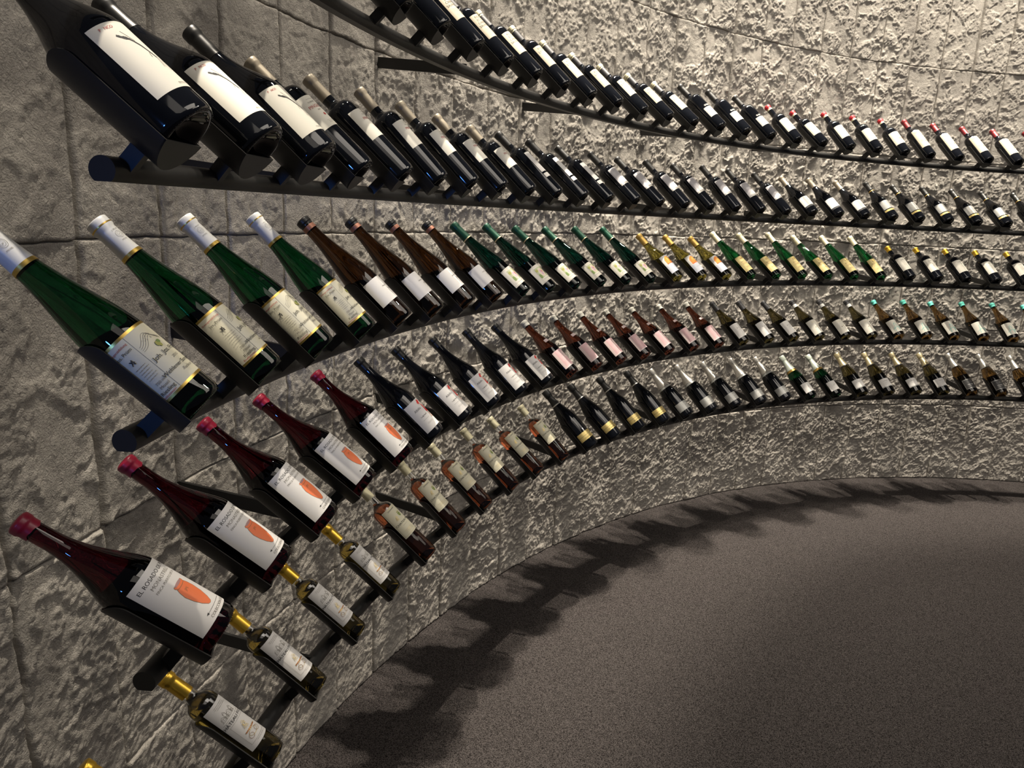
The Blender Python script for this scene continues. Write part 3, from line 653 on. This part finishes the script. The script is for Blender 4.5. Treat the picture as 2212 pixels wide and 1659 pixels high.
deftype('cb', 0.325, .044, 'champagne', G_amber, [(.66, 1, silver, .0010, 'foil')],
        [lb(.028, .100, .85, charcoal, [('l', [(-.034, .032), (-.034, .096), (.034, .096), (.034, .032), (-.034, .032)], .0018, silver), ('l', ell(.012, .078, .006, .007, 14, -1, 4.6) + [(.012, .070)], .0018, silver), ('t', 'MOUSSE', .0, .055, .009, white, 'CENTER')] + small_print(-.018, .018, .046, 1, .003, silver, h=.001), centre=-.1)], 'amber sparkling bottle, charcoal silver-framed label')

PARTS = {}
def capsule_mesh(t, P, band):
    z0, z1, mt, off, style = band; L = t['L']
    bm = bmesh.new()
    if style == 'foil':
        def bulge(z):
            q = z / L
            if q > .90: return .0158 + .0030 * math.sin(min(1, (q - .90) / .03) * PI / 2)
            return 0
        pts = sleeve(P, z0 * L, L * 1.0, off, L, True, bulge)
        lathe(bm, pts, 32)
        for v in bm.verts:
            q = v.co.z / L
            if q > .89 and v.co.xy.length > .004:
                a = math.atan2(v.co.y, v.co.x); s = 1 + .05 * math.sin(a * 4 + 1) + .03 * math.sin(a * 9 + q * 150); v.co.x *= s; v.co.y *= s
        # wire cage ring
        zr = .905 * L; rr = .0172
        ring = [(rr, zr - .0008), (rr + .0010, zr), (rr, zr + .0008), (rr - .001, zr)]
        lathe(bm, ring + ring[:1], 32)
    elif style == 'wax':
        pts = sleeve(P, z0 * L, L * .992, off, L, False)[:-1]
        rt = pts[-1][0]; z_ = pts[-1][1]
        for k in range(1, 7):
            th = k / 6 * PI / 2; pts.append((max(rt * .25 + rt * .75 * math.cos(th), 0) if k < 6 else rt * .2, z_ + .0055 * math.sin(th)))
        pts.append((0, z_ + .0056)); lathe(bm, pts, 32)
        for v in bm.verts:
            a = math.atan2(v.co.y, v.co.x)
            if v.co.z < z0 * L + .004: v.co.z += .0016 * math.sin(a * 3) + .0008 * math.sin(a * 7)
    elif style == 'cap':
        bulge = lambda z: (radius_at(P, L * .975) + off + .0004) if z > L * .955 else 0
        lathe(bm, sleeve(P, z0 * L, L, off, L, True, bulge), 32)
    else:
        lathe(bm, sleeve(P, z0 * L, z1 * L, off, L, False), 32)
    bmesh.ops.recalc_face_normals(bm, faces=bm.faces)
    me = from_bm(bm, 'capsule', [mt]); me.set_sharp_from_angle(angle=math.radians(50)); return me
def build_parts(code):
    t = T[code]; P = shape(t['kind'], t['r'], t['L'], t['rn']); out = []
    bm = bmesh.new(); lathe(bm, P, 48)
    # knurled ring round the base
    rk_ = t['r'] * .915
    for q in range(64):
        a_ = 2 * PI * q / 64
        bmesh.ops.create_icosphere(bm, subdivisions=1, radius=.0007, matrix=Matrix.Translation((rk_ * math.cos(a_), rk_ * math.sin(a_), .0003)))
    bmesh.ops.recalc_face_normals(bm, faces=bm.faces)
    if t['wine']:
        th = .0026; Q = []
        for r, z in P[:-3]:
            if z < .012 or len(Q) < 9: Q.append((max(0, r - th) if r > 0 else 0, z + .004 if r > 0 else .024))
            else: Q.append((r - th, z))
        Q.append((0, Q[-1][1]))
        b2 = bmesh.new(); lathe(b2, Q, 48); bmesh.ops.recalc_face_normals(b2, faces=b2.faces); bmesh.ops.reverse_faces(b2, faces=b2.faces)
        me2 = bpy.data.meshes.new('tmp'); b2.to_mesh(me2); b2.free(); bm.from_mesh(me2); bpy.data.meshes.remove(me2)
        out.append(('glass_body', from_bm(bm, 'glass_body', [t['g']])))
        W = [(r + (.00025 if r > 0 else 0), z - (.0002 if z < .03 else 0)) for r, z in Q]
        b3 = bmesh.new(); lathe(b3, W, 48)
        n = Vector((0, math.cos(EL), math.sin(EL)))
        bmesh.ops.remove_doubles(b3, verts=b3.verts, dist=1e-7)
        res = bmesh.ops.bisect_plane(b3, geom=b3.verts[:] + b3.edges[:] + b3.faces[:], plane_co=(0, 0, t['L'] * .735), plane_no=n, clear_outer=True)
        ed = [g for g in res['geom_cut'] if isinstance(g, bmesh.types.BMEdge)]
        bmesh.ops.edgeloop_fill(b3, edges=ed)
        bmesh.ops.recalc_face_normals(b3, faces=b3.faces)
        me3 = from_bm(b3, 'wine', [t['wine']]); me3.set_sharp_from_angle(angle=math.radians(50))
        out.append(('wine', me3))
    else:
        out.append(('glass_body', from_bm(bm, 'glass_body', [t['g']])))
    for b in t['caps']:
        out.append((dict(cap='capsule', wax='wax_seal', foil='foil', band='neck_band')[b[4]], capsule_mesh(t, P, b)))
    for k, (a, kw) in enumerate(t['labels']):
        out.append(('label', wrapped_label(P, *a, **kw)))
    return out

ROWS = [
(1,'bc,2,0,0,0,0,0 bc,3,-2,-3,0,10,-2 bc,4,-4,-5,4,18,-3 bc,5,-2,-2,0,10,0 bc,6,-4,-3,-3,14,2 bc,7,-2,-2,-1,7,0 bc,8,-1,-1,0,2,0 bd,9,-1,0,4,12,1 bd,10,-1,-1,2,6,0 bd,11,-2,-1,8,-8,1 bd,12,-3,-3,2,-17,-1 bd,13,-3,-3,8,-26,0 bd,14,-2,-2,24,-41,0 ga,15,-5,-3,12,-17,1 ga,16,-3,-1,10,2,2 ga,17,-2,0,12,2,2 cs,18,-9,-4,-29,10,2 cs,19,-7,-3,6,-23,2 cs,20,-10,-1,-18,50,4 cs,21,-10,-1,-23,63,5 ce,22,-8,0,-29,68,4 in,23,5,3,-33,51,0 in,24,5,2,-27,34,-1 in,25,8,2,-22,20,-2 in,26,12,3,-34,9,-3 in,27,10,2,-20,15,-2'),
(2,'mg,0,-2,0,-110,-45,-2 mg,1,-9,-2,-134,-64,-2 mg,2,-5,-1,-108,-14,-3 pi,3,0,-1,-27,-8,-3 pi,4,-1,0,4,13,1 pi,5,2,2,0,59,0 pi,6,3,3,14,48,1 pi,7,3,2,4,27,0 pi,8,2,0,0,5,-2 bk,9,1,-1,11,-15,-1 bk,10,2,0,18,-25,-1 bk,11,3,0,3,-39,-2 mo,12,-1,0,14,-19,1 mo,13,3,1,7,-27,-2 mo,14,3,2,6,-1,-1 mo,15,1,0,8,-4,0 mo,16,-1,1,-8,38,2 mo,17,0,1,-10,27,1 mo,18,-2,0,3,8,1 bu,19,-2,-1,0,-10,0 bu,20,-2,0,11,4,1 bu,21,0,1,7,-3,1 gb,22,-3,1,-19,29,2 gb,23,1,2,-7,10,0 gb,24,1,2,-8,14,1 gb,25,3,2,-13,4,-1 gb,26,6,2,-7,-6,-1 gb,27,6,2,-10,0,-1'),
(3,'ri,0,-2,-1,1,3,1 ri,1,1,-2,7,30,0 ri,2,-1,1,7,37,3 ri,3,-2,3,-3,55,3 br,4,-1,2,-3,22,2 br,5,2,0,-14,33,-1 br,6,0,-1,-1,14,0 br,7,1,-1,-1,2,-1 or,8,-3,-1,34,-45,2 or,9,1,-1,17,-49,-1 or,10,3,0,31,-68,-2 or,11,4,-1,20,-72,-3 or,12,3,0,23,-54,-2 or,13,5,1,17,-45,-3 yo,14,1,-1,12,-19,-1 yo,15,1,-1,16,-26,-1 yo,16,1,-1,20,-46,-2 gr,17,2,0,26,-35,-1 gr,18,2,0,25,-40,-1 gr,19,0,0,6,2,0 gr,20,-3,-3,24,-42,0 gr,21,-1,-1,8,-18,0 gr,22,0,0,-10,-2,0 po,23,-4,0,-11,22,1 po,24,-2,0,-6,13,1 po,25,-1,0,-11,9,0 po,26,1,1,-13,10,0 po,27,1,0,-13,10,0'),
(4,'ro,0,-15,3,56,-71,2 ro,1,-12,1,32,-38,3 ro,2,-8,0,10,-13,2 ro,3,-5,3,23,-38,2 ro,4,-7,-1,-9,13,2 al,5,-5,5,-4,11,3 al,6,-2,4,2,-3,2 al,7,-2,1,-8,12,1 al,8,-3,-1,-14,20,1 al,9,-1,-1,-2,-5,0 pk,10,-2,-3,9,-16,0 pk,11,-1,-1,4,-7,0 pk,12,2,1,6,-6,-1 pk,13,3,1,11,-29,-1 pk,14,4,1,19,-37,-2 pk,15,3,0,6,-18,-1 pk,16,0,0,7,-6,0 wh,17,0,1,8,-3,0 wh,18,-3,-1,8,-8,1 wh,19,-3,-2,24,-34,0 wi,20,-3,-1,10,-2,1 wi,21,-4,-1,2,3,1 wi,22,-3,-1,1,4,1 tq,23,-1,-1,-5,1,0 tq,24,-1,1,-14,26,1 tq,25,3,1,-7,4,-1 tq,26,4,2,-31,27,-1 tq,27,7,3,-35,30,-1 tq,28,7,2,-30,20,-1'),
(5,'gd,0,1,0,-10,5,0 gd,1,1,0,-10,5,0 gd,2,4,-1,-16,11,-1 gd,3,2,-1,2,-1,-1 gd,4,1,1,-4,-1,0 rs,5,-3,-7,6,21,0 rs,6,-5,-4,-15,41,1 rs,7,-1,3,-12,13,1 rs,8,-2,3,-14,19,1 rs,9,2,8,7,-12,1 rs,10,1,8,-6,11,1 cn,11,3,1,-10,13,-1 cn,12,6,1,7,-18,-2 cn,13,3,1,-6,5,-1 cn,14,1,-1,-19,21,-1 cg,15,5,2,11,-14,-2 cg,16,4,0,4,-13,-1 cg,17,3,-1,9,-17,-1 cg,18,-1,-1,-11,14,0 cg,19,0,-1,6,-7,0 cw,20,-1,-1,1,-1,0 cw,21,0,0,4,0,0 cy,22,-1,0,-24,30,0 cy,23,0,1,-25,30,0 cy,24,1,1,-20,24,0 cy,25,3,2,-10,14,0 cb,26,6,1,-20,10,-1 cb,27,8,2,-22,12,-2 cb,28,8,2,-22,12,-2')]
NUM = ['zero', 'one', 'two', 'three', 'four', 'five', 'six', 'seven', 'eight', 'nine']
ORD = ['leftmost', 'second from left', 'third from left', 'fourth from left', 'fifth from left', 'sixth from left', 'seventh from left', 'eighth from left']
ROLLS = {(3, 0): -.40, (3, 1): -.08, (3, 2): -.38, (3, 3): -.15}
for c_ in ('mg', 'pi', 'bk', 'mo'): T[c_]['roll'] = -.3
T['ro']['roll'] = -.12
ROLLS = {(3, 0): -.75, (3, 1): -.35, (3, 2): -.65, (3, 3): -.38, (2, 3): -.25}
for c_ in T: T[c_]['roll'] = -.30
for c_, v_ in dict(pi=.10, bk=-.05, mg=-.38, gd=-.42, rs=-.42, ro=-.38, bd=-.18, bc=-.18, al=-.28, br=-.25).items(): T[c_]['roll'] = v_
for row, s in ROWS:
    items = [x.split(',') for x in s.split()]
    codes = [x[0] for x in items]
    rk = racks[row - 1]; inv = rk.matrix_world.inverted()
    for n, it in enumerate(items):
        code = it[0]; i = int(it[1]); dt, ds, yw, tl, dn = [int(v) / 1000 for v in it[2:]]
        t = T[code]
        Tb, x, nn, e = frame(row, i, dt, 0, yw, tl, dn)
        Tp = Tb - nn * .0006
        c = link('cradle', cradle_for(t['r']), rk)
        bpy.context.view_layer
        mm = Matrix.Identity(4)
        for a in range(3): mm[a][0] = x[a]; mm[a][1] = nn[a]; mm[a][2] = e[a]; mm[a][3] = Tp[a]
        c.matrix_local = inv @ mm
        o = empty('wine_bottle')
        place(o, Tb + nn * (t['r'] + .0002) + e * (.0004 + max(ds, 0) * .6), x, nn, e, ROLLS.get((row, i), t['roll']))
        tot = codes.count(code); k = codes[:n].count(code)
        rn_ = ['top', 'second', 'middle', 'fourth', 'lowest'][row - 1]
        where = '%s rack, %s' % (rn_, (ORD[k] + ' of ' + NUM[tot]) if tot > 1 else 'beside the dark-red-capped ones')
        tagthing(o, '%s, %s' % (t['desc'], where), 'wine bottle', t['desc'] + ' bottles' if 'bottle' not in t['desc'] else t['desc'].replace('bottle', 'bottles', 1))
        if code not in PARTS: PARTS[code] = build_parts(code)
        for nm, me in PARTS[code]: link(nm, me, o)
